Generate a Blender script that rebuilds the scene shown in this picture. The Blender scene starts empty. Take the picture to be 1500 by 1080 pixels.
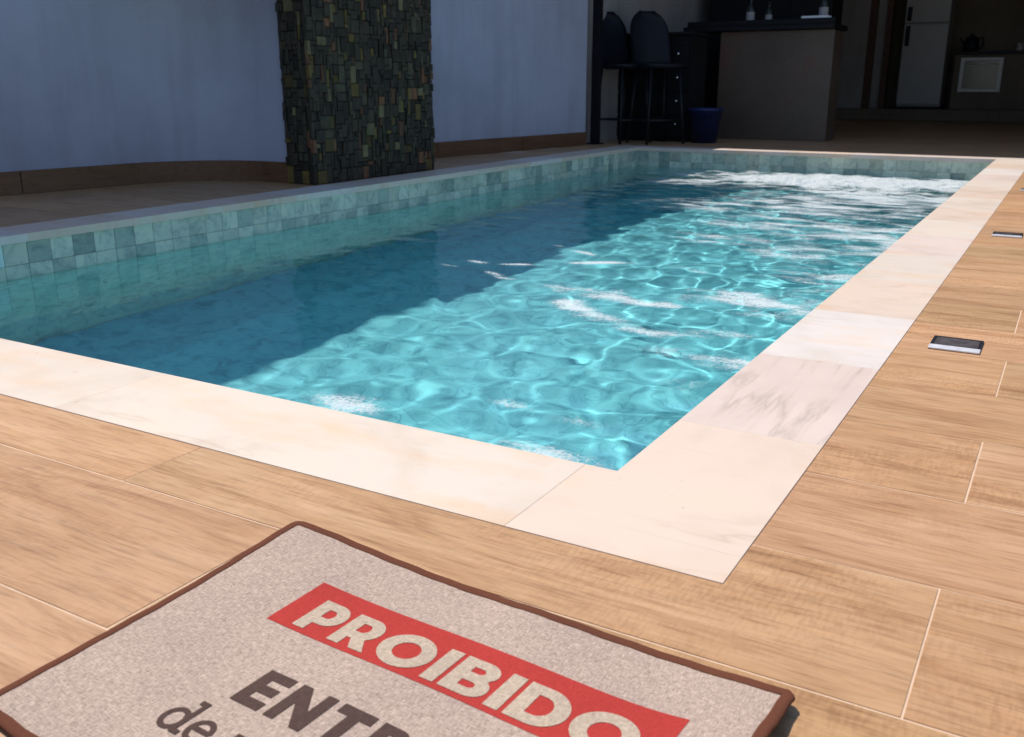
import bpy, bmesh, math, random
import numpy as np
from mathutils import Matrix, Vector
from mathutils.geometry import tessellate_polygon

C = bpy.context.scene
COL = C.collection
random.seed(7)
rng = np.random.RandomState(11)
PI = math.pi

# ------------------------------------------------------------------ camera
F_PX = 1382.2
YAW, PIT, ROL = math.radians(30.321), math.radians(16.771), math.radians(-0.057)
CAM = Vector((0.5185, -1.1949, 0.5492))
cd = bpy.data.cameras.new('camera')
cd.sensor_width = 36.0
cd.lens = 36.0 * F_PX / 1500.0
cd.clip_start, cd.clip_end = 0.02, 400.0
cd.dof.use_dof = True
cd.dof.focus_distance = 1.75
cd.dof.aperture_fstop = 11.0
cam = bpy.data.objects.new('camera', cd)
COL.objects.link(cam)
C.camera = cam
fw = Vector((-math.sin(YAW) * math.cos(PIT), math.cos(YAW) * math.cos(PIT), -math.sin(PIT)))
rt = Vector((math.cos(YAW), math.sin(YAW), 0))
up = rt.cross(fw)
r2 = rt * math.cos(ROL) + up * math.sin(ROL)
u2 = up * math.cos(ROL) - rt * math.sin(ROL)
M = Matrix((r2, u2, -fw)).transposed().to_4x4()
M.translation = CAM
cam.matrix_world = M

# ------------------------------------------------------------------ sky, sun, exposure
SUN_TX, SUN_TY = -0.475, 0.22          # horizontal run per metre of height, towards the sun
sun_dir = Vector((SUN_TX, SUN_TY, 1.0)).normalized()
world = bpy.data.worlds.new('World')
C.world = world
world.use_nodes = True
wn = world.node_tree
sky = wn.nodes.new('ShaderNodeTexSky')
sky.sky_type = 'NISHITA'
sky.sun_disc = False
sky.sun_elevation = math.asin(sun_dir.z)
sky.sun_rotation = math.atan2(sun_dir.x, sun_dir.y)
sky.air_density, sky.dust_density, sky.ozone_density = 1.0, 0.4, 2.2
wn.links.new(sky.outputs[0], wn.nodes['Background'].inputs[0])
wn.nodes['Background'].inputs[1].default_value = 0.14
ld = bpy.data.lights.new('sun', 'SUN')
ld.energy = 4.6
ld.angle = math.radians(0.5)
ld.color = (1.0, 0.93, 0.83)
ld.cycles.is_caustics_light = True     # real refraction of the sun by the water surface
sun = bpy.data.objects.new('sun', ld)
COL.objects.link(sun)
sun.rotation_euler = (-sun_dir).to_track_quat('-Z', 'Y').to_euler()
C.view_settings.view_transform = 'Standard'
C.view_settings.look = 'None'
C.view_settings.gamma = 1.0
C.view_settings.use_curve_mapping = False
C.view_settings.exposure = 0.0
C.cycles.use_denoising = True
C.cycles.max_bounces = 10
C.cycles.transmission_bounces = 8
C.cycles.transparent_max_bounces = 8
C.cycles.sample_clamp_indirect = 6.0
C.cycles.caustics_refractive = True
C.cycles.caustics_reflective = True

# ------------------------------------------------------------------ material helpers
class NT:
    def __init__(s, name):
        s.m = bpy.data.materials.new(name)
        s.m.use_nodes = True
        s.t = s.m.node_tree
        s.t.nodes.clear()
        s.out = s.n('ShaderNodeOutputMaterial')
    def n(s, typ, **kw):
        nd = s.t.nodes.new(typ)
        for k, v in kw.items():
            if isinstance(k, str) and k.startswith('i_'):
                nd.inputs[k[2:].replace('_', ' ')].default_value = v
            else:
                setattr(nd, k, v)
        return nd
    def l(s, a, b):
        s.t.links.new(a, b)
    def coords(s, scale=(1, 1, 1), rand=True, world=False):
        """object coordinates, shifted by a random vector for each object"""
        if world:
            src = s.n('ShaderNodeNewGeometry').outputs['Position']
        else:
            src = s.n('ShaderNodeTexCoord').outputs['Object']
        if rand:
            oi = s.n('ShaderNodeObjectInfo')
            mu = s.n('ShaderNodeVectorMath', operation='SCALE')
            mu.inputs[0].default_value = (37.1, 91.7, 53.3)
            s.l(oi.outputs['Random'], mu.inputs['Scale'])
            ad = s.n('ShaderNodeVectorMath', operation='ADD')
            s.l(src, ad.inputs[0]); s.l(mu.outputs[0], ad.inputs[1])
            src = ad.outputs[0]
        mp = s.n('ShaderNodeMapping')
        mp.inputs['Scale'].default_value = scale
        s.l(src, mp.inputs['Vector'])
        return mp.outputs[0]
    def noise(s, vec, scale, detail=4, rough=0.55, dist=0.0):
        nd = s.n('ShaderNodeTexNoise')
        nd.inputs['Scale'].default_value = scale
        nd.inputs['Detail'].default_value = detail
        nd.inputs['Roughness'].default_value = rough
        nd.inputs['Distortion'].default_value = dist
        s.l(vec, nd.inputs['Vector'])
        return nd.outputs['Fac']
    def ramp(s, fac, stops):
        r = s.n('ShaderNodeValToRGB')
        e = r.color_ramp.elements
        while len(e) < len(stops):
            e.new(0.5)
        for el, (p, c) in zip(e, stops):
            el.position = p
            el.color = (*c, 1) if len(c) == 3 else c
        s.l(fac, r.inputs[0])
        return r.outputs[0]
    def mix(s, fac, a, b, mode='MIX'):
        m = s.n('ShaderNodeMix', data_type='RGBA', blend_type=mode)
        for sock, v in ((m.inputs[0], fac), (m.inputs[6], a), (m.inputs[7], b)):
            if hasattr(v, 'is_linked'):
                s.l(v, sock)
            else:
                sock.default_value = v if isinstance(v, float) else (*v, 1)
        return m.outputs[2]
    def math(s, op, a, b=0.0, c=0.0):
        m = s.n('ShaderNodeMath', operation=op)
        for sock, v in zip(m.inputs, (a, b, c)):
            if hasattr(v, 'is_linked'):
                s.l(v, sock)
            else:
                sock.default_value = v
        return m.outputs[0]
    def bump(s, h, strength=0.3, dist=0.01):
        b = s.n('ShaderNodeBump')
        b.inputs['Strength'].default_value = strength
        b.inputs['Distance'].default_value = dist
        s.l(h, b.inputs['Height'])
        return b.outputs[0]
    def principled(s, color, rough=0.5, normal=None, metallic=0.0, spec=0.5, **kw):
        p = s.n('ShaderNodeBsdfPrincipled')
        for sock, v in ((p.inputs['Base Color'], color), (p.inputs['Roughness'], rough), (p.inputs['Metallic'], metallic), (p.inputs['Specular IOR Level'], spec)):
            if hasattr(v, 'is_linked'):
                s.l(v, sock)
            else:
                sock.default_value = (*v, 1) if isinstance(v, tuple) else v
        for k, v in kw.items():
            p.inputs[k.replace('_', ' ')].default_value = v
        if normal is not None:
            s.l(normal, p.inputs['Normal'])
        s.l(p.outputs[0], s.out.inputs['Surface'])
        return p
    def tint(s, attr=None):
        """per-object colour (object colour), or a colour attribute on joined pieces"""
        if attr:
            return s.n('ShaderNodeAttribute', attribute_name=attr).outputs['Color']
        return s.n('ShaderNodeObjectInfo').outputs['Color']

def simple(name, color, rough=0.5, metallic=0.0, var=0.12, scale=14.0, bump=0.0, spec=0.5):
    t = NT(name)
    v = t.coords()
    f = t.noise(v, scale, 5)
    dark = tuple(c * (1 - var) for c in color)
    lite = tuple(min(1, c * (1 + var)) for c in color)
    col = t.ramp(f, [(0.3, dark), (0.7, lite)])
    rr = t.math('MULTIPLY_ADD', f, 0.2, rough - 0.1)
    nm = t.bump(t.noise(v, scale * 6, 3), bump, 0.004) if bump else None
    t.principled(col, rr, nm, metallic, spec)
    return t.m

def wood_tile(name):
    """wood-look porcelain: grain along x, object colour as the tint of each plank"""
    t = NT(name)
    v = t.coords((0.9, 7.0, 7.0))
    warp = t.noise(v, 1.6, 3)
    wv = t.n('ShaderNodeVectorMath', operation='ADD')
    sc = t.n('ShaderNodeVectorMath', operation='SCALE')
    sc.inputs[0].default_value = (0.0, 1.3, 0.4)
    t.l(warp, sc.inputs['Scale']); t.l(v, wv.inputs[0]); t.l(sc.outputs[0], wv.inputs[1])
    g1 = t.noise(wv.outputs[0], 3.0, 7, 0.68, 0.6)
    v2 = t.coords((9.0, 110.0, 110.0))
    g2 = t.noise(v2, 1.5, 4, 0.6)
    v3 = t.coords((95.0, 22.0, 22.0))
    g3 = t.noise(v3, 2.4, 2, 0.5)
    broad = t.noise(t.coords((1.0, 2.2, 2.2)), 2.3, 3)
    base = t.ramp(g1, [(0.25, (0.33, 0.170, 0.080)), (0.40, (0.43, 0.238, 0.116)), (0.50, (0.50, 0.293, 0.153)), (0.60, (0.53, 0.320, 0.176)), (0.75, (0.61, 0.39, 0.235))])
    fine = t.ramp(g2, [(0.30, (0.74, 0.69, 0.64)), (0.50, (1.0, 1.0, 1.0)), (0.72, (1.10, 1.09, 1.07))])
    col = t.mix(1.0, base, fine, 'MULTIPLY')
    saw = t.ramp(g3, [(0.36, (0.84, 0.81, 0.78)), (0.58, (1.0, 1.0, 1.0))])
    sawm = t.ramp(broad, [(0.45, (0, 0, 0)), (0.62, (0.9, 0.9, 0.9))])
    col = t.mix(sawm, col, t.mix(1.0, col, saw, 'MULTIPLY'))
    kn = t.n('ShaderNodeTexVoronoi')
    kn.inputs['Scale'].default_value = 1.15
    t.l(t.coords((1.0, 2.6, 2.6)), kn.inputs['Vector'])
    kf = t.ramp(kn.outputs['Distance'], [(0.0, (0.72, 0.66, 0.58)), (0.035, (0.93, 0.90, 0.86)), (0.07, (1, 1, 1))])
    col = t.mix(1.0, col, kf, 'MULTIPLY')
    bl = t.ramp(broad, [(0.3, (0.92, 0.92, 0.92)), (0.7, (1.08, 1.07, 1.06))])
    col = t.mix(1.0, col, bl, 'MULTIPLY')
    col = t.mix(1.0, col, t.tint(), 'MULTIPLY')
    h = t.math('ADD', t.math('MULTIPLY', g2, 0.6), t.math('MULTIPLY', g1, 0.8))
    nm = t.bump(h, 0.22, 0.004)
    ro = t.math('MULTIPLY_ADD', g1, 0.25, 0.36)
    t.principled(col, ro, nm, 0.0, 0.42)
    return t.m

def marble(name):
    t = NT(name)
    v = t.coords((1, 1, 1))
    n1 = t.noise(v, 3.2, 6, 0.6, 0.8)
    n2 = t.noise(v, 46.0, 3)
    cloud = t.ramp(n1, [(0.32, (0.93, 0.90, 0.86)), (0.52, (1.0, 1.0, 1.0)), (0.7, (1.03, 1.0, 0.96))])
    col = t.mix(1.0, t.tint(), cloud, 'MULTIPLY')
    vv = t.coords((2.0, 7.0, 3.0))
    ve = t.noise(vv, 1.3, 4, 0.55, 0.5)
    vein = t.math('ABSOLUTE', t.math('SUBTRACT', ve, 0.5))
    vf = t.ramp(vein, [(0.0, (0.86, 0.84, 0.81)), (0.02, (0.95, 0.94, 0.92)), (0.06, (1, 1, 1))])
    vm = t.ramp(t.noise(v, 2.6, 2), [(0.46, (0, 0, 0)), (0.66, (1, 1, 1))])
    col = t.mix(vm, col, t.mix(1.0, col, vf, 'MULTIPLY'))
    ru = t.ramp(t.noise(t.coords((1.2, 3.5, 1.0)), 3.0, 5, 0.6), [(0.50, (1, 1, 1)), (0.70, (1.02, 0.90, 0.78))])
    col = t.mix(1.0, col, ru, 'MULTIPLY')
    pit = t.ramp(t.noise(v, 30.0, 5, 0.7), [(0.27, (0.70, 0.60, 0.50)), (0.33, (1, 1, 1))])
    col = t.mix(1.0, col, pit, 'MULTIPLY')
    nm = t.bump(t.math('ADD', n1, t.math('MULTIPLY', n2, 0.5)), 0.10, 0.003)
    t.principled(col, t.math('MULTIPLY_ADD', n1, 0.2, 0.36), nm, 0.0, 0.4)
    return t.m

def marble_veined(name):
    """slab with grey veins running across it"""
    t = NT(name)
    v = t.coords((1, 1, 1), rand=False)
    n1 = t.noise(v, 4.0, 6, 0.6, 0.6)
    col = t.mix(1.0, t.tint(), t.ramp(n1, [(0.3, (0.93, 0.90, 0.88)), (0.6, (1.02, 1.0, 0.98))]), 'MULTIPLY')
    vv = t.coords((15.0, 1.5, 3.0), rand=False)
    ve = t.noise(vv, 1.0, 5, 0.6, 0.45)
    vein = t.math('ABSOLUTE', t.math('SUBTRACT', ve, 0.5))
    vf = t.ramp(vein, [(0.0, (0.76, 0.76, 0.75)), (0.025, (0.90, 0.89, 0.88)), (0.07, (1, 1, 1))])
    vm = t.ramp(t.noise(v, 5.0, 3), [(0.40, (0.1, 0.1, 0.1)), (0.58, (1, 1, 1))])
    col = t.mix(vm, col, t.mix(1.0, col, vf, 'MULTIPLY'))
    t.principled(col, 0.42, t.bump(n1, 0.08, 0.003), 0.0, 0.4)
    return t.m

def pool_tile(name, attr=None):
    t = NT(name)
    v = t.coords((1, 1, 1), rand=attr is None)
    n1 = t.noise(v, 14.0, 6, 0.62, 0.7)
    n2 = t.noise(v, 60.0, 3)
    cloud = t.ramp(n1, [(0.30, (0.52, 0.60, 0.64)), (0.50, (1.0, 1.0, 1.0)), (0.72, (1.16, 1.12, 1.04))])
    col = t.mix(1.0, t.tint(attr), cloud, 'MULTIPLY')
    sp = t.ramp(n2, [(0.28, (0.78, 0.82, 0.84)), (0.42, (1, 1, 1))])
    col = t.mix(1.0, col, sp, 'MULTIPLY')
    t.principled(col, 0.32, t.bump(n1, 0.15, 0.004), 0.0, 0.45)
    return t.m

def stone_mat(name, attr=None):
    t = NT(name)
    v = t.coords((1, 1, 1), rand=attr is None)
    n1 = t.noise(v, 22.0, 6, 0.6)
    n2 = t.noise(v, 90.0, 4)
    col = t.mix(1.0, t.tint(attr), t.ramp(n1, [(0.3, (0.6, 0.6, 0.58)), (0.7, (1.35, 1.28, 1.15))]), 'MULTIPLY')
    nm = t.bump(t.math('ADD', n1, t.math('MULTIPLY', n2, 0.5)), 0.6, 0.008)
    t.principled(col, 0.62, nm, 0.0, 0.4)
    return t.m

def plaster(name, color):
    t = NT(name)
    v = t.coords((1, 1, 1), rand=False, world=True)
    n1 = t.noise(v, 1.3, 5, 0.6)
    n2 = t.noise(v, 55.0, 4, 0.7)
    n3 = t.noise(t.coords((6.0, 6.0, 0.7), rand=False, world=True), 1.4, 4)
    col = t.ramp(n1, [(0.3, tuple(c * 0.86 for c in color)), (0.7, tuple(min(1, c * 1.1) for c in color))])
    st = t.ramp(n3, [(0.30, (0.9, 0.89, 0.88)), (0.55, (1, 1, 1))])
    col = t.mix(1.0, col, st, 'MULTIPLY')
    t.principled(col, 0.8, t.bump(t.math('ADD', n2, t.math('MULTIPLY', n1, 1.5)), 0.35, 0.006), 0.0, 0.25)
    return t.m

def burlap(name, color, amount=1.0):
    t = NT(name)
    v = t.coords((1, 1, 1), rand=False, world=True)
    def threads(ax):
        mp = t.n('ShaderNodeMapping')
        mp.inputs['Rotation'].default_value = (0, 0, math.radians(3.5))
        mp.inputs['Scale'].default_value = (760, 110, 1) if ax == 0 else (110, 760, 1)
        t.l(v, mp.inputs['Vector'])
        return t.noise(mp.outputs[0], 1.0, 2, 0.6)
    a, b = threads(0), threads(1)
    fz = t.noise(v, 380.0, 3, 0.7)
    lo = t.noise(v, 9.0, 4)
    h = t.math('ADD', t.math('MAXIMUM', a, b), t.math('MULTIPLY', fz, 0.35))
    k = 0.42 * amount
    cr = t.ramp(h, [(0.50, tuple(c * (1 - k) for c in color)), (0.74, color), (0.95, tuple(min(1, c * (1 + k)) for c in color))])
    blot = t.ramp(lo, [(0.3, (0.92, 0.91, 0.92)), (0.7, (1.05, 1.04, 1.02))])
    col = t.mix(1.0, cr, blot, 'MULTIPLY')
    t.principled(col, 0.9, t.bump(h, 0.7, 0.0012), 0.0, 0.15)
    return t.m

MAT = {}
MAT['wood'] = wood_tile('wood_look_porcelain')
MAT['marble'] = marble('cream_marble')
MAT['marble_veined'] = marble_veined('veined_marble')
MAT['tile'] = pool_tile('mottled_green_pool_tile')
MAT['tile_joined'] = pool_tile('mottled_green_pool_tile_joined', 'tint')
MAT['stone'] = stone_mat('split_dark_stone')
MAT['stone_joined'] = stone_mat('split_dark_stone_joined', 'tint')
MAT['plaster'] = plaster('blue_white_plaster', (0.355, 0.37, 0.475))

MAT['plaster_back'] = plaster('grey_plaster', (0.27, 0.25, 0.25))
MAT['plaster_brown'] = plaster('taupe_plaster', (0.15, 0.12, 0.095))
MAT['grout'] = simple('pale_grout', (0.62, 0.44, 0.31), 0.85, 0, 0.12, 30)
MAT['pool_grout'] = simple('pool_grout', (0.46, 0.58, 0.53), 0.8, 0, 0.15, 20)
MAT['concrete'] = simple('concrete', (0.32, 0.29, 0.26), 0.9, 0, 0.15, 2.0, 0.3)
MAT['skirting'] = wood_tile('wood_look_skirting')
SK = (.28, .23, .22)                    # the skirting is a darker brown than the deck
MAT['black_metal'] = simple('black_metal', (0.008, 0.008, 0.012), 0.5, 0.0, 0.1, 20, 0, 0.25)
MAT['black_plastic'] = simple('black_plastic', (0.008, 0.009, 0.016), 0.55, 0.0, 0.15, 30, 0, 0.2)
MAT['black_granite'] = simple('black_granite', (0.006, 0.006, 0.008), 0.45, 0.0, 0.5, 160, 0, 0.2)
MAT['black_cabinet'] = simple('black_cabinet', (0.006, 0.006, 0.008), 0.55, 0.0, 0.15, 8, 0, 0.15)
MAT['blue_plastic'] = simple('blue_plastic', (0.008, 0.016, 0.085), 0.5, 0.0, 0.1, 10)
MAT['chrome'] = simple('chrome', (0.72, 0.72, 0.73), 0.22, 1.0, 0.05, 30)
MAT['zinc'] = simple('pale_metal', (0.72, 0.72, 0.76), 0.4, 0.25, 0.08, 60)
MAT['smoked_glass'] = simple('smoked_glass', (0.10, 0.09, 0.095), 0.16, 0.0, 0.35, 40)
MAT['white_enamel'] = simple('white_enamel', (0.34, 0.32, 0.33), 0.35, 0.0, 0.04, 6)
MAT['oven_white'] = simple('oven_white', (0.6, 0.57, 0.57), 0.4, 0.0, 0.04, 6)
MAT['red_brown'] = simple('red_brown_wood', (0.07, 0.02, 0.012), 0.5, 0.0, 0.25, 12)
MAT['label_paper'] = simple('label_paper', (0.32, 0.31, 0.32), 0.7, 0.0, 0.1, 40)
MAT['bottle_glass'] = simple('dark_bottle_glass', (0.012, 0.014, 0.011), 0.3, 0.0, 0.1, 10)
MAT['roof'] = simple('painted_concrete', (0.35, 0.33, 0.32), 0.85, 0.0, 0.1, 3)
MAT['mat_weave'] = burlap('jute_weave', (0.455, 0.35, 0.293), 1.25)
MAT['mat_print_red'] = burlap('red_print', (0.43, 0.045, 0.038), 0.5)
MAT['mat_print_brown'] = burlap('brown_print', (0.085, 0.052, 0.044), 0.7)
MAT['mat_letter'] = burlap('bare_weave_letters', (0.50, 0.40, 0.31), 0.9)
MAT['mat_binding'] = burlap('brown_binding', (0.135, 0.048, 0.027), 0.35)

# bar front: polished stone, a reddish reflection painted in as a colour cloud
t = NT('polished_brown_granite')
v = t.coords((1, 1, 1), rand=False)
n1 = t.noise(v, 1.7, 4)
n2 = t.noise(v, 70, 4)
col = t.ramp(n1, [(0.36, (0.080, 0.054, 0.042)), (0.55, (0.098, 0.068, 0.052)), (0.66, (0.125, 0.046, 0.042))])
col = t.mix(1.0, col, t.ramp(n2, [(0.3, (0.7, 0.7, 0.7)), (0.7, (1.2, 1.2, 1.2))]), 'MULTIPLY')
t.principled(col, 0.3, None, 0.0, 0.5)
MAT['bar_front'] = t.m

# water: clear refracting sheet, faint turquoise tint
t = NT('pool_water')
v = t.coords((1, 1, 1), rand=False)
rip = t.noise(v, 34.0, 3, 0.6)
nm = t.bump(rip, 0.05, 0.006)
fr = t.n('ShaderNodeFresnel'); fr.inputs['IOR'].default_value = 1.333; t.l(nm, fr.inputs['Normal'])
rf = t.n('ShaderNodeBsdfRefraction'); rf.inputs['IOR'].default_value = 1.333; rf.inputs['Roughness'].default_value = 0.0
rf.inputs['Color'].default_value = (0.80, 0.985, 0.99, 1)
gl = t.n('ShaderNodeBsdfGlossy'); gl.inputs['Roughness'].default_value = 0.02
t.l(nm, gl.inputs['Normal'])
mx = t.n('ShaderNodeMixShader')
t.l(fr.outputs[0], mx.inputs[0]); t.l(rf.outputs[0], mx.inputs[1]); t.l(gl.outputs[0], mx.inputs[2])
t.l(mx.outputs[0], t.out.inputs['Surface'])
MAT['water'] = t.m

# foam: lacy white bubbles, cover taken from the mesh's density
t = NT('white_foam')
v = t.coords((1, 1, 1), rand=False)
den = t.n('ShaderNodeAttribute', attribute_name='cover').outputs['Fac']
fine = t.noise(v, 70.0, 5, 0.75)
vor = t.n('ShaderNodeTexVoronoi', feature='DISTANCE_TO_EDGE')
vor.inputs['Scale'].default_value = 75.0
t.l(v, vor.inputs['Vector'])
ed = t.math('MULTIPLY', vor.outputs['Distance'], 1.6)
s_ = t.math('ADD', den, t.math('MULTIPLY', t.math('SUBTRACT', fine, 0.5), 1.8))
s_ = t.math('SUBTRACT', s_, ed)
al = t.n('ShaderNodeMapRange', interpolation_type='SMOOTHSTEP')
al.inputs['From Min'].default_value = -0.1; al.inputs['From Max'].default_value = 1.2
al.inputs['To Max'].default_value = 0.84
t.l(s_, al.inputs['Value'])
p = t.n('ShaderNodeBsdfPrincipled')
p.inputs['Base Color'].default_value = (0.66, 0.72, 0.75, 1)
p.inputs['Roughness'].default_value = 0.6
t.l(t.bump(fine, 0.6, 0.01), p.inputs['Normal'])
tr = t.n('ShaderNodeBsdfTransparent')
mx = t.n('ShaderNodeMixShader')
t.l(al.outputs[0], mx.inputs[0]); t.l(tr.outputs[0], mx.inputs[1]); t.l(p.outputs[0], mx.inputs[2])
t.l(mx.outputs[0], t.out.inputs['Surface'])
MAT['foam'] = t.m

# ------------------------------------------------------------------ object helpers
def mesh(name, v, f, m, smooth=False):
    me = bpy.data.meshes.new(name)
    me.from_pydata([tuple(p) for p in v], [], f)
    if m is not None:
        me.materials.append(MAT[m] if isinstance(m, str) else m)
    if smooth:
        me.shade_smooth()
    me.update()
    return me

def link(name, me, parent=None, loc=(0, 0, 0), rot=(0, 0, 0), color=None):
    """loc is in world space; parents are never rotated or scaled"""
    o = bpy.data.objects.new(name, me)
    COL.objects.link(o)
    o.location = Vector(loc)
    if parent is not None:
        o.parent = parent
        base = parent.location + (parent.parent.location if parent.parent else Vector((0, 0, 0)))
        o.location = Vector(loc) - base
    o.rotation_euler = rot
    if color is not None:
        o.color = (*color, 1)
    return o

def thing(name, label, cat, loc, group=None):
    o = bpy.data.objects.new(name, None)
    o.empty_display_size = 0.1
    COL.objects.link(o)
    o.location = loc
    return tag(o, label, cat, group)

def tag(o, label=None, cat=None, group=None, kind=None):
    if label: o['label'] = label
    if cat: o['category'] = cat
    if group: o['group'] = group
    if kind: o['kind'] = kind
    return o

class MB:
    def __init__(s):
        s.v, s.f, s.c = [], [], []
    def add(s, v, f, tint=None):
        n = len(s.v)
        s.v += [tuple(p) for p in v]
        s.f += [tuple(i + n for i in q) for q in f]
        if tint is not None:
            s.c += [tint] * len(v)
        return s
    def box(s, x0, x1, y0, y1, z0, z1, c=0.004, tint=None):
        """box chamfered on all edges"""
        c = min(c, (x1 - x0) * .45, (y1 - y0) * .45, (z1 - z0) * .45)
        v = []
        for z, i in ((z0, c), (z0 + c, 0), (z1 - c, 0), (z1, c)):
            v += [(x0 + i, y0 + i, z), (x1 - i, y0 + i, z), (x1 - i, y1 - i, z), (x0 + i, y1 - i, z)]
        f = [(3, 2, 1, 0), (12, 13, 14, 15)]
        for r in range(3):
            for k in range(4):
                a, b = r * 4 + k, r * 4 + (k + 1) % 4
                f.append((a, b, b + 4, a + 4))
        return s.add(v, f, tint)
    def tube(s, pts, r, n=8, cap=True):
        pts = [Vector(p) for p in pts]
        rr = r if isinstance(r, (list, tuple)) else [r] * len(pts)
        v, f = [], []
        prev = None
        for i, p in enumerate(pts):
            d = (pts[min(i + 1, len(pts) - 1)] - pts[max(i - 1, 0)]).normalized()
            if prev is None:
                a = Vector((0, 0, 1)) if abs(d.z) < .9 else Vector((1, 0, 0))
                e1 = d.cross(a).normalized()
            else:
                e1 = (prev - d * prev.dot(d)).normalized()
            prev = e1
            e2 = d.cross(e1)
            for k in range(n):
                q = 2 * PI * k / n
                v.append(p + (e1 * math.cos(q) + e2 * math.sin(q)) * rr[i])
        for i in range(len(pts) - 1):
            for k in range(n):
                a, b = i * n + k, i * n + (k + 1) % n
                f.append((a, b, b + n, a + n))
        if cap:
            f.append(tuple(range(n))[::-1])
            f.append(tuple((len(pts) - 1) * n + k for k in range(n)))
        return s.add(v, f)
    def lathe(s, prof, n=20, c=(0, 0, 0)):
        v, f = [], []
        for r, z in prof:
            for k in range(n):
                q = 2 * PI * k / n
                v.append((c[0] + r * math.cos(q), c[1] + r * math.sin(q), c[2] + z))
        for i in range(len(prof) - 1):
            for k in range(n):
                a, b = i * n + k, i * n + (k + 1) % n
                f.append((a, b, b + n, a + n))
        return s.add(v, f)
    def mesh(s, name, m, smooth=False):
        me = mesh(name, s.v, s.f, m, smooth)
        if s.c:
            at = me.color_attributes.new('tint', 'FLOAT_COLOR', 'POINT')
            at.data.foreach_set('color', np.array([(*c, 1) for c in s.c], dtype=np.float32).ravel())
        return me
    def link(s, name, m, parent=None, loc=(0, 0, 0), smooth=False, rot=(0, 0, 0), color=None):
        """vertices are given relative to loc"""
        return link(name, s.mesh(name, m, smooth), parent, loc, rot, color)

def box(name, m, b, parent=None, c=0.004, color=None):
    """a chamfered box from world bounds, origin at its base centre"""
    x0, x1, y0, y1, z0, z1 = b
    o = ((x0 + x1) / 2, (y0 + y1) / 2, z0)
    return MB().box(x0 - o[0], x1 - o[0], y0 - o[1], y1 - o[1], 0, z1 - z0, c).link(name, m, parent, o, color=color)

def to_px(p):
    d = Vector(p) - CAM
    z = d.dot(fw)
    if z < 0.05:
        return None
    return (750 + F_PX * d.dot(r2) / z, 540 - F_PX * d.dot(u2) / z)

def in_frame(pts, m=15):
    for p in pts:
        q = to_px(p)
        if q and -m < q[0] < 1500 + m and -m < q[1] < 1080 + m:
            return True
    return False

# ------------------------------------------------------------------ layout (metres; pool's near right inner corner is the origin)
W, L, CO = 2.922, 6.954, 0.24          # pool width, length, coping width
ZW = -0.165                            # water level
ZF = -1.20                             # pool floor
TW = 0.014                             # set-back of tiled wall under the coping nose

def wall_x(y):                         # face of the boundary wall, a little out of parallel with the pool
    return -4.26 + 0.1425 * (y - 1.6)

# ------------------------------------------------------------------ ground and deck
def ring_sheet(name, m, x0, x1, y0, y1, z, kind, hole):
    hx0, hx1, hy0, hy1 = hole
    v = [(x0, y0, z), (x1, y0, z), (x1, y1, z), (x0, y1, z), (hx0, hy0, z), (hx1, hy0, z), (hx1, hy1, z), (hx0, hy1, z)]
    f = [(0, 1, 5, 4), (1, 2, 6, 5), (2, 3, 7, 6), (3, 0, 4, 7)]
    o = link(name, mesh(name, v, f, m))
    o['kind'] = kind
    return o
ring_sheet('ground', 'concrete', -80, 80, -80, 80, -0.06, 'structure', (-W - .2, .2, -.2, L + .2))
DX0, DX1, DY0, DY1 = -5.4, 3.2, -2.9, 16.6
deck = ring_sheet('deck', 'grout', DX0, DX1, DY0, DY1, -0.0009, 'structure', (-W - .1, .1, -.1, L + .1))

PITCH, PLEN, GAP = 0.2656, 1.0625, 0.0028
Y0, XJ = -0.1256, 0.456
inner = (-W - CO, CO, -CO, L + CO)     # planks stop at the coping's outer edge
def sub_rect(r, h):
    x0, x1, y0, y1 = r
    hx0, hx1, hy0, hy1 = h
    if x1 <= hx0 or x0 >= hx1 or y1 <= hy0 or y0 >= hy1:
        return [r]
    out = []
    if x0 < hx0: out.append((x0, hx0, y0, y1))
    if x1 > hx1: out.append((hx1, x1, y0, y1))
    a, b = max(x0, hx0), min(x1, hx1)
    if y0 < hy0: out.append((a, b, y0, hy0))
    if y1 > hy1: out.append((a, b, hy1, y1))
    return out
inner_g = (inner[0] - .0005, inner[1] + .0005, inner[2] - .0005, inner[3] + .0005)
planks, notched = [], []
for k in range(int((DY0 - Y0) / PITCH), int((DY1 - Y0) / PITCH)):
    ya, yb = Y0 + k * PITCH, Y0 + (k + 1) * PITCH
    off = XJ if k % 2 else XJ - .748
    n0 = int((DX0 - off) / PLEN)
    n1 = int((DX1 - off) / PLEN)
    for n in range(n0, n1):
        xa, xb = off + n * PLEN, off + (n + 1) * PLEN
        parts = sub_rect((xa, xb, ya, yb), inner_g)
        if len(parts) > 1:                             # a plank cut round a corner of the coping
            notched.append((xa, xb, ya, yb, parts))
            continue
        for (a, b, c, d) in parts:
            g = GAP / 2
            e = .001
            a2, b2 = (a + g if abs(a - xa) < 1e-6 else a), (b - g if abs(b - xb) < 1e-6 else b)
            c2, d2 = (c + g if abs(c - ya) < 1e-6 else c), (d - g if abs(d - yb) < 1e-6 else d)
            if b2 - a2 < .012 or d2 - c2 < .012:
                continue
            if (a + b) / 2 < wall_x((c + d) / 2) - .3:
                continue
            planks.append((a2, b2, c2, d2))
def plank_size(p):
    q = [to_px((x, y, 0)) for x in (p[0], p[1]) for y in (p[2], p[3])]
    q = [s for s in q if s]
    if not q: return 0
    return max(s[1] for s in q) - min(s[1] for s in q)
shown = [p for p in planks if in_frame([(p[0] + (p[1] - p[0]) * i / 6, p[2] + (p[3] - p[2]) * j / 2, 0) for i in range(7) for j in range(3)])]
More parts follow.
